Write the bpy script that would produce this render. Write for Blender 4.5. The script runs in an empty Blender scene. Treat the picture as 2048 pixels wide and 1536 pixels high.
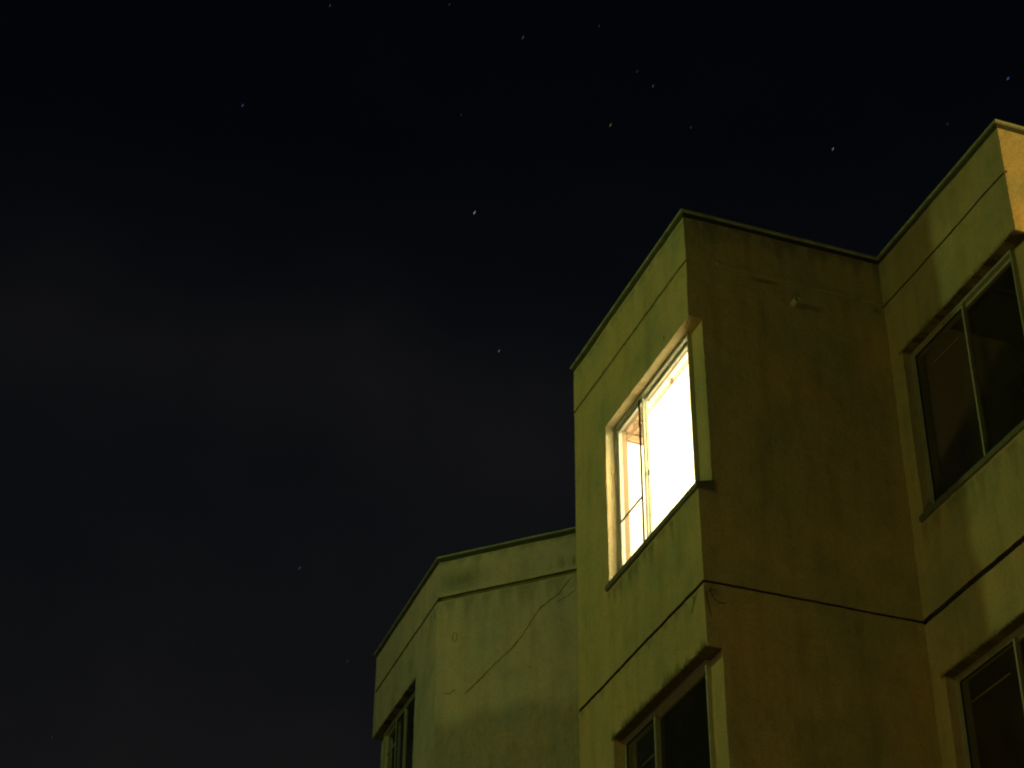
import bpy, bmesh, math, random
from mathutils import Vector, Matrix, noise
random.seed(4)
sc = bpy.context.scene
col = sc.collection
R_ = math.radians

# ------------------------------------------------------------------ camera
CAMZ = 1.6
PITCH, ROLL, FPX = 34.3375, 0.4024, 3882.7
cd = bpy.data.cameras.new("camera")
cd.sensor_width = 36.0
cd.lens = FPX / 2048 * 36.0
cd.clip_start = 0.1
cd.clip_end = 12000
cd.dof.use_dof = True
cd.dof.focus_distance = 19.0
cd.dof.aperture_fstop = 9.0
cam = bpy.data.objects.new("camera", cd)
col.objects.link(cam)
cam.matrix_world = (Matrix.Translation((0, 0, CAMZ)) @ Matrix.Rotation(R_(90 + PITCH), 4, 'X')
                    @ Matrix.Rotation(R_(ROLL), 4, 'Z'))
sc.camera = cam

# ------------------------------------------------------------------ world: night sky with faint lit cloud
w = bpy.data.worlds.new("World")
sc.world = w
w.use_nodes = True
nt = w.node_tree
for n in list(nt.nodes): nt.nodes.remove(n)
def N(tree, t, **kw):
    n = tree.nodes.new(t)
    for k, v in kw.items(): setattr(n, k, v)
    return n
def math_n(tree, op, a, b=None, clamp=False):
    n = N(tree, 'ShaderNodeMath', operation=op, use_clamp=clamp)
    for i, v in enumerate((a, b)):
        if v is None: continue
        if isinstance(v, (int, float)): n.inputs[i].default_value = v
        else: tree.links.new(v, n.inputs[i])
    return n.outputs[0]
def ramp(tree, fac, stops, interp='LINEAR'):
    n = N(tree, 'ShaderNodeValToRGB')
    n.color_ramp.interpolation = interp
    el = n.color_ramp.elements
    while len(el) < len(stops): el.new(0.5)
    for e, (p, c) in zip(el, stops):
        e.position = p
        e.color = (*c, 1) if len(c) == 3 else c
    tree.links.new(fac, n.inputs[0])
    return n.outputs[0]
def mixc(tree, kind, fac, a, b):
    n = N(tree, 'ShaderNodeMixRGB', blend_type=kind)
    for i, v in enumerate((fac, a, b)):
        if isinstance(v, (int, float)): n.inputs[i].default_value = v
        elif isinstance(v, tuple): n.inputs[i].default_value = (*v, 1)
        else: tree.links.new(v, n.inputs[i])
    return n.outputs[0]
tc = N(nt, 'ShaderNodeTexCoord')
nrm = N(nt, 'ShaderNodeVectorMath', operation='NORMALIZE'); nt.links.new(tc.outputs['Generated'], nrm.inputs[0])
dirv = nrm.outputs[0]
sep = N(nt, 'ShaderNodeSeparateXYZ'); nt.links.new(dirv, sep.inputs[0])
elev = ramp(nt, sep.outputs[2], [(0.0, (.0105, .0095, .0102)), (.36, (.0074, .0072, .0078)), (.47, (.0042, .0046, .0055)),
                                 (.56, (.0030, .0035, .0046)), (.66, (.0011, .0014, .0022)), (1.0, (.0005, .0006, .0012))])
def dotn(v):
    d = N(nt, 'ShaderNodeVectorMath', operation='DOT_PRODUCT')
    nt.links.new(dirv, d.inputs[0]); d.inputs[1].default_value = v
    return d.outputs['Value']
nz = N(nt, 'ShaderNodeTexNoise'); nz.inputs['Scale'].default_value = 5.0; nz.inputs['Detail'].default_value = 3
nt.links.new(dirv, nz.inputs['Vector'])
nz_c = math_n(nt, 'SUBTRACT', nz.outputs[0], 0.5)
band = math_n(nt, 'ADD', dotn((-.2508, .5256, -.8129)), math_n(nt, 'MULTIPLY', nz_c, 0.09))
g = math_n(nt, 'POWER', 2.718, math_n(nt, 'MULTIPLY', math_n(nt, 'POWER', math_n(nt, 'ABSOLUTE', band), 2.0), -450.0))
g = math_n(nt, 'MULTIPLY', g, math_n(nt, 'ADD', math_n(nt, 'MULTIPLY', nz.outputs[0], 0.8), 0.5))
cloud = mixc(nt, 'MIX', g, (0, 0, 0), (.0024, .0020, .0017))
nz2 = N(nt, 'ShaderNodeTexNoise'); nz2.inputs['Scale'].default_value = 9.0; nz2.inputs['Detail'].default_value = 4
nt.links.new(dirv, nz2.inputs['Vector'])
var = ramp(nt, nz2.outputs[0], [(.3, (.78, .82, .86)), (.7, (1.2, 1.16, 1.14))])
tot = mixc(nt, 'MULTIPLY', 1.0, mixc(nt, 'ADD', 1.0, elev, cloud), var)
bg = N(nt, 'ShaderNodeBackground'); nt.links.new(tot, bg.inputs[0]); bg.inputs[1].default_value = 1.0
wo = N(nt, 'ShaderNodeOutputWorld'); nt.links.new(bg.outputs[0], wo.inputs[0])

sc.view_settings.view_transform = 'Standard'
sc.view_settings.look = 'None'
sc.cycles.pixel_filter_type = 'BLACKMAN_HARRIS'
sc.cycles.filter_width = 2.1
sc.view_settings.exposure = 0
sc.view_settings.gamma = 1

# ------------------------------------------------------------------ survey of the building (metres)
def V2(a, b): return Vector((a, b, 0))
TH, THA, THC = R_(20.1829), R_(19.1256), R_(65.5013)
A = V2(-math.sin(TH), math.cos(TH)); B = V2(math.cos(TH), math.sin(TH))
A2 = V2(-math.sin(THA), math.cos(THA)); B2 = V2(math.cos(THA), math.sin(THA))
CD = V2(math.sin(THC), -math.cos(THC)); CN = V2(-math.cos(THC), -math.sin(THC))
QR, QS, ST, LP = 2.596, 1.9625, 1.9989, 2.6252
Q = V2(1.507, 13.3732); RR = Q + A * QR; S = Q + B * QS; T = S - A * ST
P = V2(-.8273, 19.7014); L = P + A2 * LP
UP = Vector((0, 0, 1))
ZT = 11.0 + CAMZ            # roof edge
def Z(z): return z + CAMZ   # heights measured from the eye

# ------------------------------------------------------------------ lights
def look(o, d):
    o.rotation_euler = Vector(d).to_track_quat('-Z', 'Y').to_euler()
def azdir(az, el):
    a, e = R_(az), R_(el)
    return Vector((math.sin(a) * math.cos(e), math.cos(a) * math.cos(e), math.sin(e)))
sun = bpy.data.objects.new("sun", bpy.data.lights.new("sun", 'SUN')); col.objects.link(sun)
sun.data.energy = 0.03; sun.data.angle = R_(2.0); sun.data.color = (.80, .85, .40)
look(sun, -azdir(273.7, 5))
def lamp(name, loc, energy, color, radius=.3):
    l = bpy.data.objects.new(name, bpy.data.lights.new(name, 'POINT')); col.objects.link(l)
    l.location = loc; l.data.energy = energy; l.data.color = color; l.data.shadow_soft_size = radius
    return l
# street lighting round the building (all out of the picture)
lamp("street_lamp_light", Q + UP * Z(10.1) + azdir(229, 0) * 6.4, 108, (.78, .84, .15), .25)
lamp("street_lamp_light", Q + UP * Z(11.2) + azdir(273.7, 0) * 8, 262, (.76, .92, .19), .25)
lamp("low_lamp_light", Vector((-3.2, 9.5, 2.6)), 80, (1.0, .66, .14), .3)
lamp("low_lamp_light", Vector((1.2, 6.2, 1.8)), 160, (1.0, .60, .13), .3)
lamp("sodium_lamp_light", T + UP * Z(9.3) + azdir(104, 0) * 7.0, 2100, (1.0, .60, .13), .12)
# the lamp that lights the room behind the bright window
lamp("room_lamp_light", Q + A * 0.65 + B * 2.0 + UP * Z(10.1), 470, (1.0, .76, .42), .12)

# ------------------------------------------------------------------ materials
def newmat(name):
    m = bpy.data.materials.new(name); m.use_nodes = True
    t = m.node_tree; b = t.nodes['Principled BSDF']
    return m, t, b
def setc(b, c, rough=.6, metal=0):
    b.inputs['Base Color'].default_value = (*c, 1); b.inputs['Roughness'].default_value = rough; b.inputs['Metallic'].default_value = metal
def tex_noise(t, vec, scale, detail=4, rough=.55):
    n = N(t, 'ShaderNodeTexNoise'); n.inputs['Scale'].default_value = scale
    n.inputs['Detail'].default_value = detail; n.inputs['Roughness'].default_value = rough
    t.links.new(vec, n.inputs['Vector']); return n.outputs[0]
def scaled(t, vec, s):
    n = N(t, 'ShaderNodeMapping'); n.inputs['Scale'].default_value = s
    t.links.new(vec, n.inputs['Vector']); return n.outputs[0]

def stucco(name, tint=(1, 1, 1), worn=1.0):
    m, t, b = newmat(name)
    pos = N(t, 'ShaderNodeNewGeometry').outputs['Position']
    big = tex_noise(t, pos, 1.3, 5, .6)
    base = ramp(t, big, [(.32, (.39, .43, .27)), (.5, (.52, .49, .29)), (.68, (.60, .51, .28))])
    streak = tex_noise(t, scaled(t, pos, (7, 7, .7)), 1.0, 5, .6)
    base = mixc(t, 'MULTIPLY', 0.45 * worn, base, ramp(t, streak, [(.30, (.66, .68, .60)), (.52, (1, 1, 1)), (.75, (1.12, 1.1, 1.05))]))
    blot = tex_noise(t, scaled(t, pos, (1, 1, .8)), 5.5, 6, .65)
    base = mixc(t, 'MULTIPLY', 0.36 * worn, base, ramp(t, blot, [(.34, (.68, .70, .60)), (.52, (1, 1, 1)), (.7, (1.1, 1.08, 1.0))]))
    fine = tex_noise(t, pos, 150, 2, .6)
    base = mixc(t, 'MULTIPLY', 0.75, base, ramp(t, fine, [(.28, (.5, .5, .46)), (.5, (1, 1, 1)), (.72, (1.5, 1.48, 1.42))]))
    at = N(t, 'ShaderNodeAttribute'); at.attribute_name = 'dirt'
    ed = tex_noise(t, scaled(t, pos, (30, 30, 9)), 1.0, 4, .6)
    dv = math_n(t, 'MULTIPLY', at.outputs['Fac'], math_n(t, 'ADD', math_n(t, 'MULTIPLY', ed, 1.3), 0.35), True)
    base = mixc(t, 'MIX', dv, base, (.085, .085, .035))
    base = mixc(t, 'MULTIPLY', 1.0, base, tint)
    t.links.new(base, b.inputs['Base Color'])
    b.inputs['Roughness'].default_value = .88
    b.inputs['Specular IOR Level'].default_value = .25
    b1 = N(t, 'ShaderNodeBump'); b1.inputs['Strength'].default_value = .55; b1.inputs['Distance'].default_value = .006
    t.links.new(tex_noise(t, pos, 38, 5, .6), b1.inputs['Height'])
    b2 = N(t, 'ShaderNodeBump'); b2.inputs['Strength'].default_value = .4; b2.inputs['Distance'].default_value = .003
    t.links.new(tex_noise(t, pos, 170, 3, .6), b2.inputs['Height']); t.links.new(b1.outputs[0], b2.inputs['Normal'])
    t.links.new(b2.outputs[0], b.inputs['Normal'])
    return m
M_wall = stucco("painted_stucco", (1, .98, 1.02))
M_wallg = stucco("weathered_grey_stucco_lifted", (1.12, 1.14, 1.75))  # greyer weathered tone, also brightened in colour instead of by the lamps
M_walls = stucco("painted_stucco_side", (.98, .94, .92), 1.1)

def simple(name, c, rough=.5, metal=0, var=.25, scale=14):
    m, t, b = newmat(name)
    pos = N(t, 'ShaderNodeNewGeometry').outputs['Position']
    n = tex_noise(t, pos, scale, 4)
    lo = tuple(x * (1 - var) for x in c); hi = tuple(min(1, x * (1 + var)) for x in c)
    t.links.new(ramp(t, n, [(.3, lo), (.7, hi)]), b.inputs['Base Color'])
    b.inputs['Roughness'].default_value = rough; b.inputs['Metallic'].default_value = metal
    return m
M_coping = simple("weathered_coping", (.33, .42, .30), .55, 0, .3, 9)
M_gap = simple("shadow_line_and_crack", (.035, .04, .03), .7, 0, .3)  # near-black: painted shade line under the coping, also the dark cracks
M_alu = simple("aluminium_frame", (.42, .47, .40), .42, .35, .12)
M_gasket = simple("rubber_gasket", (.02, .02, .022), .6)
M_sill = simple("grey_sill", (.13, .15, .12), .6, 0, .3, 20)
M_dark = simple("unlit_room_black", (.03, .03, .032), .9)  # near-black walls, the darkness of the rooms is put into the colour
M_white = simple("white_plaster", (.82, .80, .76), .8, 0, .02)
M_olive = simple("olive_wallpaper", (.07, .066, .012), .8, 0, .15)
M_peach = simple("cream_woodwork", (.20, .14, .09), .6, 0, .08)
M_rod = simple("brass_rod", (.22, .13, .08), .5, .2, .1)
M_crack = simple("crack_filler", (.24, .24, .11), .9, 0, .4, 30)
M_joint = simple("dark_joint", (.07, .065, .035), .95, 0, .5, 8)  # darker colour for the groove faces
M_joint_soft = simple("olive_joint", (.20, .21, .08), .95, 0, .4, 6)  # olive colour for the left wing's groove faces
M_asph = simple("asphalt", (.05, .05, .05), .9, 0, .3, 3)
M_roof = simple("roof_felt", (.06, .06, .06), .9)
M_pipe = simple("pale_pvc", (.50, .55, .42), .5)
def glass(name, dirt=.03, specks=False):
    m = bpy.data.materials.new(name); m.use_nodes = True; t = m.node_tree
    for n in list(t.nodes): t.nodes.remove(n)
    tr = N(t, 'ShaderNodeBsdfTransparent'); tr.inputs[0].default_value = (.93, .96, .94, 1)
    gl = N(t, 'ShaderNodeBsdfGlossy'); gl.inputs['Roughness'].default_value = .03
    df = N(t, 'ShaderNodeBsdfDiffuse'); df.inputs[0].default_value = (.35, .38, .33, 1)
    fr = N(t, 'ShaderNodeFresnel'); fr.inputs[0].default_value = 1.5
    m1 = N(t, 'ShaderNodeMixShader'); bf = N(t, 'ShaderNodeNewGeometry').outputs['Backfacing']
    t.links.new(math_n(t, 'MULTIPLY', fr.outputs[0], math_n(t, 'SUBTRACT', 1.0, bf)), m1.inputs[0]); t.links.new(tr.outputs[0], m1.inputs[1]); t.links.new(gl.outputs[0], m1.inputs[2])
    m2 = N(t, 'ShaderNodeMixShader')
    pos = N(t, 'ShaderNodeNewGeometry').outputs['Position']
    if specks:
        sp = tex_noise(t, scaled(t, pos, (26, 26, 12)), 1, 3)
        a = math_n(t, 'MULTIPLY', math_n(t, 'GREATER_THAN', sp, .70), .35)
        zz = N(t, 'ShaderNodeSeparateXYZ'); t.links.new(pos, zz.inputs[0])
        a = math_n(t, 'MULTIPLY', a, math_n(t, 'GREATER_THAN', zz.outputs[2], Z(9.35)))
        t.links.new(math_n(t, 'ADD', a, dirt), m2.inputs[0])
    else:
        n = tex_noise(t, pos, 3, 3)
        t.links.new(math_n(t, 'MULTIPLY', n, dirt * 2), m2.inputs[0])
    t.links.new(m1.outputs[0], m2.inputs[1]); t.links.new(df.outputs[0], m2.inputs[2])
    o = N(t, 'ShaderNodeOutputMaterial'); t.links.new(m2.outputs[0], o.inputs[0])
    return m
M_glass = glass("clean_glass", .02)
M_dusty = glass("dusty_glass", .03)
M_speck = glass("spotted_glass", .01, True)

# ------------------------------------------------------------------ object helpers
ORG = {}
def tag(o, label=None, cat=None, group=None, kind=None):
    if label: o['label'] = label
    if cat: o['category'] = cat
    if group: o['group'] = group
    if kind: o['kind'] = kind
    return o
def empty(name, loc):
    o = bpy.data.objects.new(name, None); col.objects.link(o); o.location = loc
    o.empty_display_size = .3; ORG[o.name] = Vector(loc); return o
def obj(name, bm, mat, parent=None, origin=None, bevel=0, smooth=False):
    origin = Vector(origin) if origin is not None else (sum((v.co for v in bm.verts), Vector()) / max(1, len(bm.verts)))
    for v in bm.verts: v.co -= origin
    bmesh.ops.recalc_face_normals(bm, faces=bm.faces)
    me = bpy.data.meshes.new(name); bm.to_mesh(me); bm.free()
    me.materials.append(mat)
    if name == 'wall': me.materials.append(M_joint_soft if mat is M_wallg else M_joint)
    o = bpy.data.objects.new(name, me); col.objects.link(o)
    if parent:
        o.parent = parent; o.location = origin - ORG[parent.name]
    else: o.location = origin
    ORG[o.name] = origin
    if bevel:
        md = o.modifiers.new('bevel', 'BEVEL'); md.width = bevel; md.segments = 2; md.limit_method = 'ANGLE'; md.angle_limit = R_(50); md.use_clamp_overlap = False
    if smooth:
        for p in me.polygons: p.use_smooth = True
    return o
class Fr:
    """wall frame: s along the wall, depth d inwards, z up (z measured from the eye)"""
    def __init__(s, O, D, Nn): s.O, s.D, s.N = O, D, Nn
    def p(s, a, d, z): return s.O + s.D * a - s.N * d + UP * Z(z)
def box(bm, F, s0, s1, d0, d1, z0, z1):
    v = [bm.verts.new(F.p(a, d, z)) for z in (z0, z1) for d in (d0, d1) for a in (s0, s1)]
    for f in ((0, 1, 3, 2), (4, 6, 7, 5), (0, 4, 5, 1), (2, 3, 7, 6), (0, 2, 6, 4), (1, 5, 7, 3)):
        bm.faces.new([v[i] for i in f])
def boxes(F, *bs):
    bm = bmesh.new()
    for b in bs: box(bm, F, *b)
    return bm
def ring(F, s0, s1, d0, d1, z0, z1, wd, wt=None, wb=None):
    wt = wt or wd; wb = wb or wd
    return boxes(F, (s0, s0 + wd, d0, d1, z0, z1), (s1 - wd, s1, d0, d1, z0, z1),
                 (s0 + wd, s1 - wd, d0, d1, z1 - wt, z1), (s0 + wd, s1 - wd, d0, d1, z0, z0 + wb))
def disp(p):
    a = noise.noise_vector(p * 1.7) * .006 + noise.noise_vector(p * 7.0) * .0030 + noise.noise_vector(p * 23) * .0022
    return Vector((a.x, a.y, a.z))
def wall(bm, F, s0, s1, rects, zlo=-CAMZ, zhi=10.955, g=.03, fine_z=5.5, dirt=None):
    """front sheet of a wall with depths: rects (s0,s1,z0,z1,depth|None|'X'); later rects win"""
    lay = bm.verts.layers.float.get('dirt') or bm.verts.layers.float.new('dirt')
    sb = {s0, s1}; zb = {zlo, zhi, fine_z}
    for r in rects:
        sb |= {min(max(r[0], s0), s1), min(max(r[1], s0), s1)}; zb |= {r[2], r[3]}
    def sub(bs, fine=None):
        bs = sorted(bs); out = [bs[0]]
        for a, b in zip(bs, bs[1:]):
            if b - a < 1e-6: continue
            st = g if (fine is None or a >= fine - 1e-6) else .8
            n = max(1, round((b - a) / st))
            out += [a + (b - a) * i / n for i in range(1, n + 1)]
        return out
    ss = sub(sb); zs = sub(zb, fine_z)
    def dep(i, j):
        if i < 0 or j < 0 or i >= len(ss) - 1 or j >= len(zs) - 1: return 'X'
        a = (ss[i] + ss[i + 1]) / 2; z = (zs[j] + zs[j + 1]) / 2; r_ = 0.0
        for r in rects:
            if r[0] < a < r[1] and r[2] < z < r[3]: r_ = r[4]
        return r_
    G = [[dep(i, j) for j in range(len(zs) - 1)] for i in range(len(ss) - 1)]
    vc = {}
    def vt(i, j, d):
        k = (i, j, round(d, 4))
        if k not in vc:
            p = F.p(ss[i], d, zs[j]); v = bm.verts.new(p + disp(p)); vc[k] = v
            v[lay] = dirt(ss[i], zs[j]) if dirt else 0.0
        return vc[k]
    def val(x): return .20 if x is None else x
    for i in range(len(ss) - 1):
        for j in range(len(zs) - 1):
            a = G[i][j]
            if a is not None and a != 'X':
                f_ = bm.faces.new([vt(i, j, a), vt(i + 1, j, a), vt(i + 1, j + 1, a), vt(i, j + 1, a)])
                if .01 < a < .06: f_.material_index = 1
            for (di, dj, e0, e1) in ((1, 0, (i + 1, j), (i + 1, j + 1)), (0, 1, (i, j + 1), (i + 1, j + 1))):
                ii, jj = i + di, j + dj
                b = 'X' if (ii >= len(ss) - 1 or jj >= len(zs) - 1) else G[ii][jj]
                if a == 'X' or b == 'X': continue
                da, db = val(a), val(b)
                if abs(da - db) > 1e-6:
                    ds = sorted({da, db})
                    n = max(1, round((ds[1] - ds[0]) / .04)); lv = [ds[0] + (ds[1] - ds[0]) * k / n for k in range(n + 1)]
                    for q0, q1 in zip(lv, lv[1:]):
                        f_ = bm.faces.new([vt(*e0, q0), vt(*e1, q0), vt(*e1, q1), vt(*e0, q1)])
                        if max(ds) < .06 and max(ds) > .01: f_.material_index = 1

WZ = [(8.19, 9.85), (5.07, 6.73)]
GU, GL, GLL = 10.466, 7.29, 4.17
REC = .125      # depth of the recessed panel
FD = .085       # depth of the window frames' face
def grooves(s0, s1, w=.014, wl=.030, d=.020):
    return [(s0, s1, GU - w / 2, GU + w / 2, d), (s0, s1, GL - wl / 2, GL + wl / 2, d * 1.8), (s0, s1, GLL - wl / 2, GLL + wl / 2, d)]
def openings(c0, cdir, s_far, s_near=.235):
    """window recesses that run out through the corner at c0; cdir +1/-1 is the way into the wall"""
    o = []
    for z0, z1 in WZ:
        a, b = sorted((c0 - cdir * .01, c0 + cdir * s_near)); o.append((a, b, z0, z1, REC))
        a, b = sorted((c0 + cdir * s_near, c0 + cdir * s_far)); o.append((a, b, z0, z1, None))
    return o
def corner_cut(): return [(-.01, REC, z0, z1, 'X') for z0, z1 in WZ]
def nz1(a, b, c=0): return noise.noise(Vector((a, b, c)))
def sm(x, a, b):
    t = min(1, max(0, (x - a) / (b - a))); return t * t * (3 - 2 * t)

# ------------------------------------------------------------------ the building
bld = empty("apartment_building", (Q.x + 1.5, Q.y + 4, 0))
tag(bld, "stepped concrete apartment block with green-lit stucco walls and one brightly lit window", "building")

FA = Fr(Q, A, -B); FB = Fr(Q, B, -A); FR = Fr(RR, B, A)
FS = Fr(T, A, -B); FT = Fr(T, B, -A)
FP = Fr(P, A2, -B2); FC = Fr(P, CD, CN); FL = Fr(L, B2, A2)

def drips(s, z, ztop, length, k, amount=.7):
    """streaks running down from ztop"""
    if z > ztop: return 0
    ln = length * max(0, .25 + 1.4 * nz1(s * 9, k))
    return amount * max(0, 1 - (ztop - z) / max(ln, .02)) if ln > .02 else 0
def mould(s, z, zbot, height, k, amount=.9):
    if z < zbot - .01: return 0
    h = height * max(.12, .45 + 1.1 * nz1(s * 6, k) + .6 * nz1(s * 22, k + 5))
    return amount * max(0, 1 - (z - zbot) / h)
def dirt_A(s, z):
    v = 0
    if 0 < s < 1.9: v = max(v, mould(s, z, 6.74, .12, 3) if z < 7.2 else 0)
    if .5 < s < 1.9: v = max(v, drips(s, z, 8.12, .35, 8, .55))
    v = max(v, drips(s, z, GL - .02, .12, 17, .5), drips(s, z, 10.90, .10, 21, .35))
    v = max(v, mould(s, z, GU, .03, 31, .35) if z < GU + .1 else 0)
    return v
def dirt_B(s, z):
    v = drips(s, z, 10.93, .5, 41, .5)
    v = max(v, .55 * math.exp(-((s - .71) / .015) ** 2) * sm(z, 9.75, 9.85) * (1 - sm(z, 10.15, 10.25)))
    ln = 10.44 - (s - .62) * .08
    v = max(v, .75 * math.exp(-((z - ln) / .012) ** 2) * sm(s, .58, .72) * (1 - sm(s, .85, 1.05)))
    v = max(v, .9 * math.exp(-(((s - .08) / .05) ** 2 + ((z - 7.21 + (s * .6 - .05)) / .018) ** 2)))
    v = max(v, .8 * math.exp(-(((s - .015) / .02) ** 2 + ((z - 7.17) / .08) ** 2)))
    v = max(v, .7 * math.exp(-(((s - .42) / .35) ** 2 + ((z - 10.85) / .10) ** 2)) * .5)
    v = max(v, .55 * math.exp(-(((s - 1.88) / .05) ** 2 + ((z - 10.40) / .03) ** 2)))
    return v
def dirt_and_tone_S(s, z):
    v = 0
    if 0 < s < 1.85: v = max(v, mould(s, z, 9.86, .07, 53, .6) if z < 10.1 else 0, mould(s, z, 6.74, .06, 54, .7) if z < 7.0 else 0)
    if .4 < s < 1.85: v = max(v, drips(s, z, 8.12, .5, 55, .4))
    v = max(v, .25 * math.exp(-((s - .9) / .5) ** 2) * sm(z, 10.4, 10.9))  # broad soft darker tone towards the wall top
    return v
def dirt_P(s, z):
    v = 0
    if .8 < s: v = max(v, mould(s, z, 9.86, .05, 61, .5) if z < 10.1 else 0)
    v = max(v, drips(s, z, GU - .01, .06, 62, .4), .3 * sm(.25 - s + .3 * nz1(s * 4, z * 2), 0, .2) * 0)
    return v
def dirt_and_tone_C(s, z):
    v = 0
    if z > GU + .06:
        v = .75 * sm(s, 1.25, 1.6) * math.exp(-((z - 10.60) / .07) ** 2) * max(0, .35 + 1.8 * nz1(s * 24, 71))
        v = max(v, .45 * math.exp(-(((s - .28) / .3) ** 2 + ((z - 10.66) / .14) ** 2)), drips(s, z, 10.93, .12, 72, .35))
    v = max(v, .35 * sm(9.05 - z + .25 * nz1(s * 2.2, 9), 0, .25))  # broad darker tone towards the lower wall
    v = max(v, drips(s, z, GU - .05, .6, 73, .30))
    return v

# middle bay
bm = bmesh.new()
wall(bm, FA, 0, QR, grooves(-.01, QR + .01) + openings(0, 1, 1.85), dirt=dirt_A)
wall(bm, FR, 0, 3.2, grooves(-.01, 3.3), g=.12)
bmesh.ops.remove_doubles(bm, verts=bm.verts, dist=.0004)
o = obj("wall", bm, M_wall, bld, Q, bevel=.004, smooth=False); tag(o, "front wall of the middle bay around the bright window")
bm = bmesh.new()
wall(bm, FB, 0, QS, [(-.01, QS + .01, GL - .010, GL + .010, .016), (-.01, QS + .01, GU - .006, GU + .006, .008), (.3, QS + .01, GU + .006, GU + .05, -.007), (-.01, QS + .01, GLL - .01, GLL + .01, .016)]
     + corner_cut(), dirt=dirt_B)
o = obj("wall", bm, M_walls, bld, Q, bevel=.003); tag(o, "brown shaded side wall of the middle bay with a pipe stub")
# right bay
bm = bmesh.new()
wall(bm, FS, 0, ST, grooves(-.01, ST + .01, .018, .05, .02) + openings(0, 1, 1.81), dirt=dirt_and_tone_S)
o = obj("wall", bm, M_wall, bld, T, bevel=.004); tag(o, "dim green front wall of the right bay")
bm = bmesh.new()
wall(bm, FT, 0, 4.5, [(-.01, 4.6, GU - .014, GU + .014, .008), (-.01, 4.6, GL - .02, GL + .02, .02)] + corner_cut(), g=.04)
o = obj("wall", bm, M_walls, bld, T, bevel=.004); tag(o, "orange-lit side wall at the right edge")
# left wing
bm = bmesh.new()
wall(bm, FP, 0, LP, [(-.01, LP + .01, GU - .016, GU + .016, .035), (-.01, LP + .01, GL - .02, GL + .02, .02)] + openings(LP, -1, 1.82), dirt=dirt_P)
o = obj("wall", bm, M_wallg, bld, P, bevel=.005); tag(o, "window wall of the far left wing")
bm = bmesh.new()
wall(bm, FC, 0, 5.4, [(-.01, 5.5, GU - .026, GU + .026, .040), (-.01, 5.5, GL - .02, GL + .02, .02)], dirt=dirt_and_tone_C)
wall(bm, FL, 0, 6, corner_cut(), g=.15)
o = obj("wall", bm, M_wallg, bld, P, bevel=.006); tag(o, "blank cracked wall of the left wing")

# hidden back of the block, so light cannot come through
bm = bmesh.new()
back = [L, L + B2 * 6, L + B2 * 6 + A2 * 6, T + B * 4.5 + A * 14, T + B * 4.5]
pts = [(p_.x, p_.y) for p_ in back]
for a, b in zip(back[1:], back[2:]):
    bm.faces.new([bm.verts.new(a), bm.verts.new(b), bm.verts.new(b + UP * (ZT - .1)), bm.verts.new(a + UP * (ZT - .1))])
o = obj("wall", bm, M_wall, bld, L); tag(o, "rear wall of the block")
# roof deck
bm = bmesh.new()
cx = P + CD * 5.4 - CN * .2; P_ = P - CN * .2 + B2 * .1
outl = [T, S, Q, RR, RR + B * 3.2, cx, P, L, L + B2 * 6, L + B2 * 6 + A2 * 6, T + B * 4.5 + A * 14, T + B * 4.5]
for tri in ([T, S, T + B * 4.5], [S, Q, RR, RR + B * 3.2 + B * .0], [S, RR + B * 3.2, T + B * 4.5 + A * 14, T + B * 4.5],
            [P_, L + B2 * .1, L + B2 * 6, cx], [cx, L + B2 * 6, L + B2 * 6 + A2 * 6, T + B * 4.5 + A * 14, RR + B * 3.2]):
    bm.faces.new([bm.verts.new(p_ + UP * (ZT - .35)) for p_ in tri])
for v in bm.verts:
    c_ = Vector((2.6, 17.5, v.co.z)); v.co += (c_ - v.co).normalized() * .12
obj("roof", bm, M_roof, bld, Q)

# coping along the roof edge
def offset_line(pts, dist):
    """offset a plan polyline outwards (outside is on the right of travel)"""
    out = []
    for i, p_ in enumerate(pts):
        ns = []
        if i > 0: e = (pts[i] - pts[i - 1]).normalized(); ns.append(V2(e.y, -e.x))
        if i < len(pts) - 1: e = (pts[i + 1] - pts[i]).normalized(); ns.append(V2(e.y, -e.x))
        n = sum(ns, Vector()).normalized(); out.append(p_ + n * dist / n.dot(ns[0]))
    return out
def strip(line, out, inn, z0, z1, bmx=None):
    """solid band following the line"""
    bmx = bmx or bmesh.new()
    # refine
    fine = []
    for a, b in zip(line, line[1:]):
        n = max(1, round((b - a).length / .25))
        fine += [a + (b - a) * k / n for k in range(n)]
    fine.append(line[-1])
    O = offset_line(fine, out); I = offset_line(fine, -inn)
    rows = []
    for a, b in zip(O, I):
        w_ = .0035 * nz1(a.x * 3, a.y * 3)
        rows.append([bmx.verts.new(a + UP * (Z(z0) + w_)), bmx.verts.new(a + UP * (Z(z1) + w_)),
                     bmx.verts.new(b + UP * (Z(z1) + w_)), bmx.verts.new(b + UP * (Z(z0) + w_))])
    for r0, r1 in zip(rows, rows[1:]):
        for k in range(4):
            bmx.faces.new([r0[k], r0[(k + 1) % 4], r1[(k + 1) % 4], r1[k]])
    bmx.faces.new(rows[0]); bmx.faces.new(rows[-1][::-1])
    return bmx
# travel with the outside on the right hand: left wing first
left_line = [L + B2 * 6, L, P, P + CD * 4.0]
right_line = [RR + B * 3.0, RR, Q, S, T, T + B * 4.5]
for line in (left_line, right_line):
    e = (line[2] - line[1]).normalized()
for name, line, lab in (("coping", left_line, None), ("coping", right_line, None)):
    c = obj(name, strip(line, .028, .22, 10.992, 11.014), M_coping, bld, line[2], bevel=.003)
    obj("shadow_gap_strip", strip(line, .006, .18, 10.945, 10.992), M_gap, c, line[2])  # dark strip paints the shade line below the coping overhang

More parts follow.
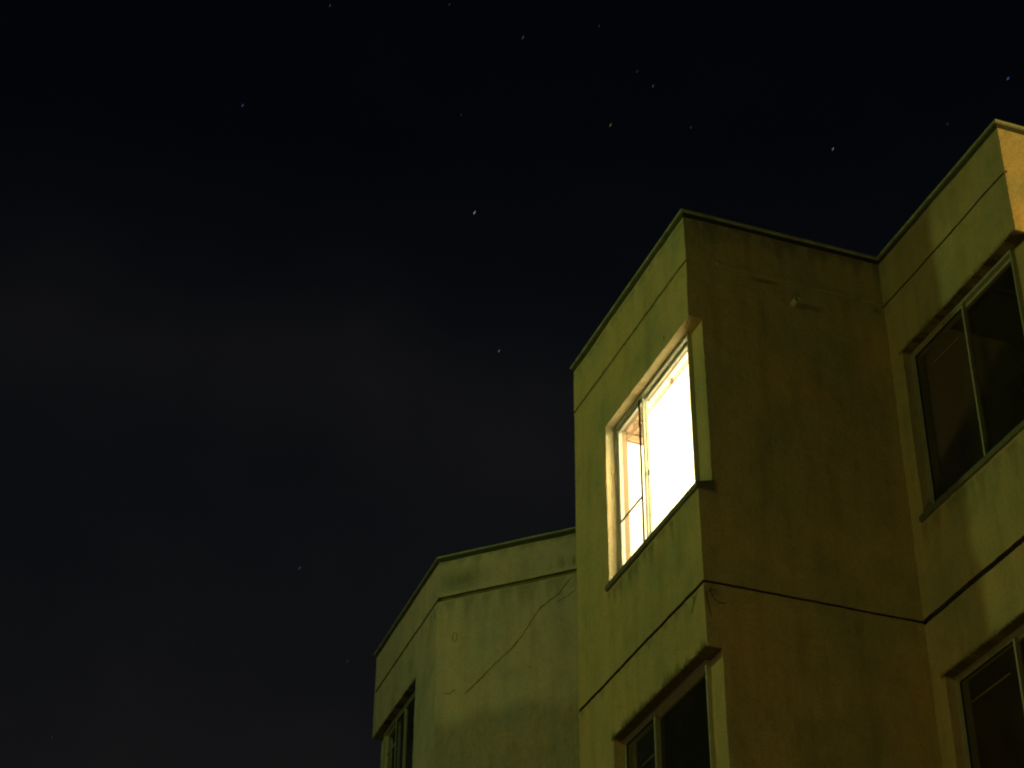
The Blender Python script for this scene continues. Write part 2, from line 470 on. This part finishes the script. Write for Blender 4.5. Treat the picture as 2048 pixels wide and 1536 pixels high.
# ------------------------------------------------------------------ windows
def make_window(F, s0, s1, z0, z1, mid, near_first, lit=False, label=None, far_end=None, corner=0.0, sgn=1, extra=False):
    """s0..s1 opening, the sliding sash (set deeper) is between the corner side and mid"""
    if s1 < s0: s0, s1 = s1, s0
    d0 = FD
    fw = .018
    w_ = obj("window", ring(F, s0, s1, d0 + .003, d0 + .075, z0, z1, fw, .030, .05), M_alu, bld, F.p((s0 + s1) / 2, d0, z0), bevel=.003)
    if label: tag(w_, label)
    # parts given as fixed pane (outer track) and sliding sash (inner track)
    if near_first: slide = (s0 + fw, mid + .015); fix = (mid - .025, s1 - fw)
    else: slide = (mid - .015, s1 - fw); fix = (s0 + fw, mid + .025)
    zz0, zz1 = z0 + .05, z1 - .030
    sh = obj("sash", ring(F, fix[0], fix[1], d0 + .014, d0 + .036, zz0, zz1, .020, .022, .035), M_alu, w_, bevel=.002)
    gk = obj("gasket", ring(F, fix[0] + .020, fix[1] - .020, d0 + .018, d0 + .032, zz0 + .035, zz1 - .022, .008), M_gasket, w_)
    obj("pane", boxes(F, (fix[0] + .022, fix[1] - .022, d0 + .024, d0 + .027, zz0 + .036, zz1 - .024)), M_glass if lit else M_dusty, w_)
    obj("sash", ring(F, slide[0], slide[1], d0 + .044, d0 + .070, zz0, zz1, .036, .030, .045), M_alu, w_, bevel=.002)
    obj("pane", boxes(F, (slide[0] + .038, slide[1] - .038, d0 + .056, d0 + .059, zz0 + .046, zz1 - .032)), M_speck if lit else M_glass, w_)
    # inner casing seen through the glass
    obj("inner_casing", ring(F, s0 - .01, s1 + .01, d0 + .077, .206, z0 - .01, z1 + .01, .020), M_peach if lit else M_alu, w_)
    # sloping sill that runs out through the corner
    e0, e1 = (corner - sgn * .012, (s1 + .04) if sgn > 0 else (s0 - .04))
    if e0 > e1: e0, e1 = e1, e0
    bm = bmesh.new(); n = 24
    rows = []
    for k in range(n + 1):
        a = e0 + (e1 - e0) * k / n
        j = .003 * nz1(a * 7, z0)
        rows.append([bm.verts.new(F.p(a, dd, zz)) for dd, zz in ((-.022 + j, z0 - .050), (-.024 + j, z0 + .0), (REC + .012, z0 + .045), (REC + .012, z0 - .050))])
    for r0, r1 in zip(rows, rows[1:]):
        for k in range(4): bm.faces.new([r0[k], r0[(k + 1) % 4], r1[(k + 1) % 4], r1[k]])
    bm.faces.new(rows[0]); bm.faces.new(rows[-1][::-1])
    obj("sill", bm, M_sill, w_, bevel=.003)
    return w_
def room(F, s0, s1, d0, d1, z0, z1, win, mat):
    """inside faces of a room with a hole where the window is"""
    bm = bmesh.new()
    def q(*pp): bm.faces.new([bm.verts.new(F.p(*x)) for x in pp])
    q((s0, d1, z0), (s1, d1, z0), (s1, d1, z1), (s0, d1, z1))
    q((s0, d0, z0), (s0, d1, z0), (s0, d1, z1), (s0, d0, z1))
    q((s1, d0, z0), (s1, d1, z0), (s1, d1, z1), (s1, d0, z1))
    q((s0, d0, z0), (s1, d0, z0), (s1, d1, z0), (s0, d1, z0))
    q((s0, d0, z1), (s1, d0, z1), (s1, d1, z1), (s0, d1, z1))
    a, b, c, e = win
    q((s0, d0, z0), (s1, d0, z0), (s1, d0, c), (s0, d0, c)); q((s0, d0, e), (s1, d0, e), (s1, d0, z1), (s0, d0, z1))
    q((s0, d0, c), (a, d0, c), (a, d0, e), (s0, d0, e)); q((b, d0, c), (s1, d0, c), (s1, d0, e), (b, d0, e))
    return obj("room_lining", bm, mat, bld)

lit = make_window(FA, .222, 1.855, *WZ[0], 1.245, True, True, "brightly lit sliding window")
room(FA, .12, 2.38, 0.203, 3.4, 7.4, 10.62, (.222, 1.855, *WZ[0]), M_white)
obj("gasket", boxes(FA, (1.272, 1.302, FD + .006, FD + .013, 8.245, 9.815)), M_gasket, lit)  # solid black strip standing for the dark gap at the meeting stile
# details of the lit window: thin horizontal bar on the left pane, latch on the meeting stile
obj("glazing_bar", boxes(FA, (1.31, 1.81, FD + .010, FD + .020, 8.800, 8.816)), M_gasket, lit)
obj("latch", boxes(FA, (1.185, 1.207, FD + .034, FD + .044, 8.975, 9.025), (1.190, 1.200, FD + .028, FD + .035, 8.99, 9.01)), M_sill, lit, bevel=.003)

w2 = make_window(FA, .222, 1.855, *WZ[1], 1.25, True, False, "dark sliding window of the middle bay, one floor below the lit one")
room(FA, .12, 2.38, 0.203, 3.4, 4.3, 7.1, (.222, 1.855, *WZ[1]), M_dark)
w3 = make_window(FS, .22, 1.81, *WZ[0], 1.01, True, False, "dark upper window of the right bay")
room(FS, .12, 2.2, 0.203, 3.4, 7.4, 10.5, (.22, 1.81, *WZ[0]), M_dark)
w4 = make_window(FS, .22, 1.81, *WZ[1], 1.01, True, False, "dark lower window of the right bay with a stained head")
room(FS, .12, 2.2, 0.203, 3.4, 4.3, 7.1, (.22, 1.81, *WZ[1]), M_dark)
for z0, z1 in WZ:
    a, b = LP - 1.82, LP - .20
    w5 = make_window(FP, a, b, z0, z1, LP - .72, False, False, "dark window of the far left wing" if z0 > 8 else "lower window of the far left wing", corner=LP, sgn=-1)
    room(FP, .3, LP - .2, 0.203, 3.0, z0 - .8, z1 + .5, (a, b, z0, z1), M_dark)
    if z0 > 8:
        obj("glazing_bar", boxes(FP, (LP - .70, LP - .36, FD + .008, FD + .02, 9.50, 9.525), (LP - 1.10, LP - 1.075, FD + .008, FD + .04, z0 + .05, z1 - .04)), M_alu, w5)

# curtain rails behind the dark panes and in the lit room
def rod(F, s0, s1, d, z, r, mat, name, label, cat, knob=None, plain=False):
    bm = bmesh.new()
    def cyl(a, b, rad, seg=10):
        ax = (b - a).normalized(); u = ax.cross(UP if abs(ax.z) < .9 else Vector((1, 0, 0))).normalized(); v = ax.cross(u)
        r0 = [bm.verts.new(a + (u * math.cos(t) + v * math.sin(t)) * rad) for t in [2 * math.pi * k / seg for k in range(seg)]]
        r1 = [bm.verts.new(b + (u * math.cos(t) + v * math.sin(t)) * rad) for t in [2 * math.pi * k / seg for k in range(seg)]]
        for k in range(seg): bm.faces.new([r0[k], r0[(k + 1) % seg], r1[(k + 1) % seg], r1[k]])
        bm.faces.new(r0[::-1]); bm.faces.new(r1)
    cyl(F.p(s0, d, z), F.p(s1, d, z), r)
    if not plain: cyl(F.p(s0, d, z + .035), F.p(s1, d, z + .035), r * .8)
    for s_ in () if plain else (s0 + .05, (s0 + s1) / 2, s1 - .05) if knob is None else (s0 + .05, knob, s1 - .05):
        cyl(F.p(s_, d, z + .045), F.p(s_, .205, z + .045), r * .8)
        box(bm, F, s_ - .012, s_ + .012, d - .012, d + .012, z - .004, z + .05)
    o = obj(name, bm, mat, None); return tag(o, label, cat)
rod(FA, .24, 2.2, .27, 9.83, .006, M_rod, "curtain_rod", "thin double curtain rod across the top of the brightly lit window", "curtain rod", .95)

M_palerod = simple("pale_rod", (.4, .42, .34), .5, 0, .1)
rod(FS, 1.36, 1.98, .29, 9.78, .007, M_palerod, "curtain_rod", "pale curtain rod dimly seen behind the dark upper window of the right bay", "curtain rod", plain=True)
rod(FS, 1.36, 1.98, .29, 6.60, .007, M_palerod, "curtain_rod", "pale curtain rod dimly seen behind the lower right corner window", "curtain rod", plain=True)
rod(FA, 1.66, 2.05, .29, 6.56, .007, M_palerod, "curtain_rod", "pale curtain rod dimly seen behind the dark window directly below the lit one", "curtain rod", plain=True)
# woodwork on the side wall of the lit room, seen through the left pane
FI = Fr(Q + A * 2.38, B, -A)      # s = distance into the room from the bay's face plane, depth negative = into the room
# the wall faces -A, so N=-A and depth -x comes towards the window
pn = obj("door_frame", boxes(FI, (.31, .445, -.03, -.002, 7.45, 10.10), (.445, .66, -.03, -.002, 10.10, 10.17)), M_peach, bld, bevel=.004)
tag(pn, "cream door frame inside the lit room")
bm = boxes(FI, (.31, .66, -.012, -.0015, 10.172, 10.60), (.31, .44, -.034, -.031, 10.04, 10.10))
obj("wall_panel", bm, M_olive, pn)
bm = boxes(FI, (.445, .62, -.024, -.0125, 10.20, 10.215), (.445, .62, -.024, -.0125, 10.33, 10.345), (.445, .455, -.024, -.0125, 10.215, 10.33),
           (.53, .54, -.024, -.0125, 10.215, 10.33), (.61, .62, -.024, -.0125, 10.215, 10.33), (.46, .52, -.02, -.013, 10.225, 10.32), (.55, .60, -.02, -.013, 10.225, 10.32),
           (.46, .52, -.02, -.013, 10.36, 10.45), (.55, .60, -.02, -.013, 10.36, 10.45))
obj("lattice", bm, M_peach, pn)

# pipe stub on the brown wall
bm = bmesh.new()
ctr = FB.p(1.03, 0, 10.252); ax = -A
def tube_rings(bm, ctr, ax, prof, seg=20):
    u = ax.cross(UP).normalized(); v = ax.cross(u).normalized(); rs = []
    for t_, r_ in prof:
        rs.append([bm.verts.new(ctr + ax * t_ + (u * math.cos(a) + v * math.sin(a)) * r_) for a in [2 * math.pi * k / seg for k in range(seg)]])
    for r0, r1 in zip(rs, rs[1:]):
        for k in range(seg): bm.faces.new([r0[k], r0[(k + 1) % seg], r1[(k + 1) % seg], r1[k]])
    return rs
tube_rings(bm, ctr, ax, [(-.05, .036), (.008, .036), (.008, .030), (.078, .030), (.081, .0295), (.081, .023), (.02, .023), (-.02, .001)])
pp = obj("drain_pipe", bm, M_pipe, bld, ctr, smooth=False)
tag(pp, "short pale pipe stub sticking out of the brown side wall")

# cracks and repairs
def crack(F, pts, r, mat=M_crack, lift=.0, label=None):
    bm = bmesh.new(); fine = []
    for (a, b) in zip(pts, pts[1:]):
        n = max(2, int(math.hypot(b[0] - a[0], b[1] - a[1]) / .02))
        for k in range(n): fine.append((a[0] + (b[0] - a[0]) * k / n, a[1] + (b[1] - a[1]) * k / n))
    fine.append(pts[-1]); n = len(fine); rows = []
    for i, (s_, z_) in enumerate(fine):
        t = (fine[min(i + 1, n - 1)][0] - fine[max(i - 1, 0)][0], fine[min(i + 1, n - 1)][1] - fine[max(i - 1, 0)][1])
        l_ = math.hypot(*t); px, pz = -t[1] / l_, t[0] / l_
        j = .010 * nz1(s_ * 16, z_ * 16); k_ = min(1, i / 3 + .15, (n - 1 - i) / 3 + .15)
        rr = r * k_ * (.7 + .9 * abs(nz1(s_ * 9, z_ * 9, 4)))
        c = (s_ + px * j, z_ + pz * j)
        base = F.p(c[0], 0, c[1]); off = disp(base)
        rows.append([bm.verts.new(F.p(c[0] + px * q * rr, -hh, c[1] + pz * q * rr) + off) for q, hh in ((-1.0, -.004), (-.55, .0035 + lift), (0, .006 + lift), (.55, .0035 + lift), (1.0, -.004))])
    for r0, r1 in zip(rows, rows[1:]):
        for k in range(4): bm.faces.new([r0[k], r0[k + 1], r1[k + 1], r1[k]])
    o = obj("crack", bm, mat, bld)
    if label: tag(o, label)
    return o
crack(FC, [(1.665, 10.41), (1.60, 10.34), (1.50, 10.23), (1.38, 10.16), (1.27, 10.10), (1.13, 9.90), (1.05, 9.79), (.93, 9.67), (.835, 9.60), (.70, 9.50), (.55, 9.37), (.44, 9.28), (.36, 9.22)], .016, lift=-.002,
      label="long diagonal crack across the left wing's blank wall")
crack(FC, [(1.70, 10.22), (1.58, 10.17), (1.46, 10.12)], .006)
crack(FC, [(.10, 9.27), (.17, 9.265), (.25, 9.295)], .008)
el = [(.225 + .028 * math.sin(t), 9.945 + .062 * math.cos(t)) for t in [2 * math.pi * k / 14 for k in range(15)]]
crack(FC, el, .005, label="small oval ring mark on the left wing's wall")
crack(FC, [(1.14, 9.39), (1.155, 9.415)], .010)
crack(FP, [(.10, 10.40), (.10, 10.30), (.06, 10.24)], .007, M_gap)
crack(FP, [(.22, 10.38), (.28, 10.20), (.33, 10.02)], .004)
crack(FA, [(.17, 7.235), (.20, 7.18), (.24, 7.12)], .006, M_gap)
crack(FA, [(.50, 9.98), (.50, 9.93)], .005)
crack(FB, [(.05, 7.24), (.07, 7.16), (.13, 7.12), (.20, 7.13)], .014, M_gap, -.0042)
crack(FB, [(.02, 7.22), (.035, 7.05), (.05, 6.98)], .012, M_gap, -.0042)

# ------------------------------------------------------------------ ground
bm = bmesh.new()
n = 16
vs = [[bm.verts.new((-2000 + 4000 * i / n, -2000 + 4000 * j / n, 0)) for j in range(n + 1)] for i in range(n + 1)]
for i in range(n):
    for j in range(n): bm.faces.new([vs[i][j], vs[i + 1][j], vs[i + 1][j + 1], vs[i][j + 1]])
tag(obj("ground", bm, M_asph, None, (0, 0, 0)), None, None, None, 'structure')

# ------------------------------------------------------------------ stars: short trails in the far sky
def star_dir(x, y):
    u = (x - 1024) / FPX; v = (768 - y) / FPX; r = R_(ROLL); p = R_(PITCH)
    u, v = u * math.cos(r) - v * math.sin(r), u * math.sin(r) + v * math.cos(r)
    return Vector((u, math.cos(p) - v * math.sin(p), math.sin(p) + v * math.cos(p))).normalized()
star_mats = {}
def star_mat(c, e):
    k = (c, e)
    if k not in star_mats:
        m, t, b = newmat("starlight"); setc(b, (0, 0, 0), 1)
        b.inputs['Emission Color'].default_value = (*c, 1); b.inputs['Emission Strength'].default_value = e * .32
        star_mats[k] = m
    return star_mats[k]
BLUE, WHITE, WARM, PALE = (.16, .42, 1.0), (.85, .95, 1.0), (1.0, .62, .35), (.55, .75, 1.0)
STARS = [
    (485, 211, BLUE, .75, 1.0, "blue star alone high in the left half of the sky"),
    (949, 425, WHITE, 1.2, 1.1, "brightest white star, above and left of the lit bay"),
    (1046, 75, BLUE, .55, 1.2, "blue star near the top centre of the sky"),
    (1306, 172, PALE, .32, .9, "faint bluish star above the middle bay, right of a fainter one"),
    (1274, 143, PALE, .15, .8, "very faint star just up and left of the faint bluish one above the middle bay"),
    (1221, 250, WARM, .6, 1.1, "orange star up and left of the middle bay's roof corner"),
    (1666, 298, WHITE, .8, .9, "bright white star above the brown side wall's roof edge"),
    (2016, 157, BLUE, 1.2, 1.1, "bright blue star over the right bay's top corner"),
    (998, 702, WHITE, .45, .9, "small white star left of the middle bay, low beneath the brightest one"),
    (599, 1136, PALE, .28, .9, "dim star left of the far left wing"),
    (660, 11, PALE, .22, .9, "dim star touching the top edge, left of centre"),
    (899, 9, PALE, .16, .8, "dim star touching the top edge, near the centre"),
    (1382, 255, WARM, .16, .8, "faint orange star right above the middle bay's roof corner"),
    (1895, 248, PALE, .14, .8, "faint star just left of the right bay's top corner"),
    (922, 230, PALE, .10, .8, "very faint star straight above the brightest white star"),
    (1198, 52, PALE, .12, .8, "faint star at the top, right of the blue star near the top centre"),
    (695, 1322, PALE, .14, .8, "faint star beside the far left wing's roof end"),
    (104, 1475, PALE, .12, .8, "faint star in the bottom left corner of the sky"),
]
DS = 4000.0
for x, y, c, e, ln, lab in STARS:
    p0 = star_dir(x - 1.6 * ln, y + 3.0 * ln) * DS; p1 = star_dir(x + 1.6 * ln, y - 3.0 * ln) * DS
    bm = bmesh.new(); ax = (p1 - p0).normalized(); Lh = (p1 - p0).length
    u = ax.cross(p0.normalized()).normalized(); v = ax.cross(u).normalized(); R0 = .62
    rows = []
    for k in range(9):
        t = k / 8; rr = R0 * math.sqrt(max(.02, 1 - (2 * t - 1) ** 2))
        rows.append([bm.verts.new(p0 + ax * Lh * t + (u * math.cos(a) + v * math.sin(a)) * rr + UP * CAMZ) for a in [2 * math.pi * q / 10 for q in range(10)]])
    for r0, r1 in zip(rows, rows[1:]):
        for q in range(10): bm.faces.new([r0[q], r0[(q + 1) % 10], r1[(q + 1) % 10], r1[q]])
    bm.faces.new(rows[0][::-1]); bm.faces.new(rows[-1])
    o = obj("star", bm, star_mat(c, e), None)
    tag(o, lab, "star", "stars trailing faintly in the night sky")
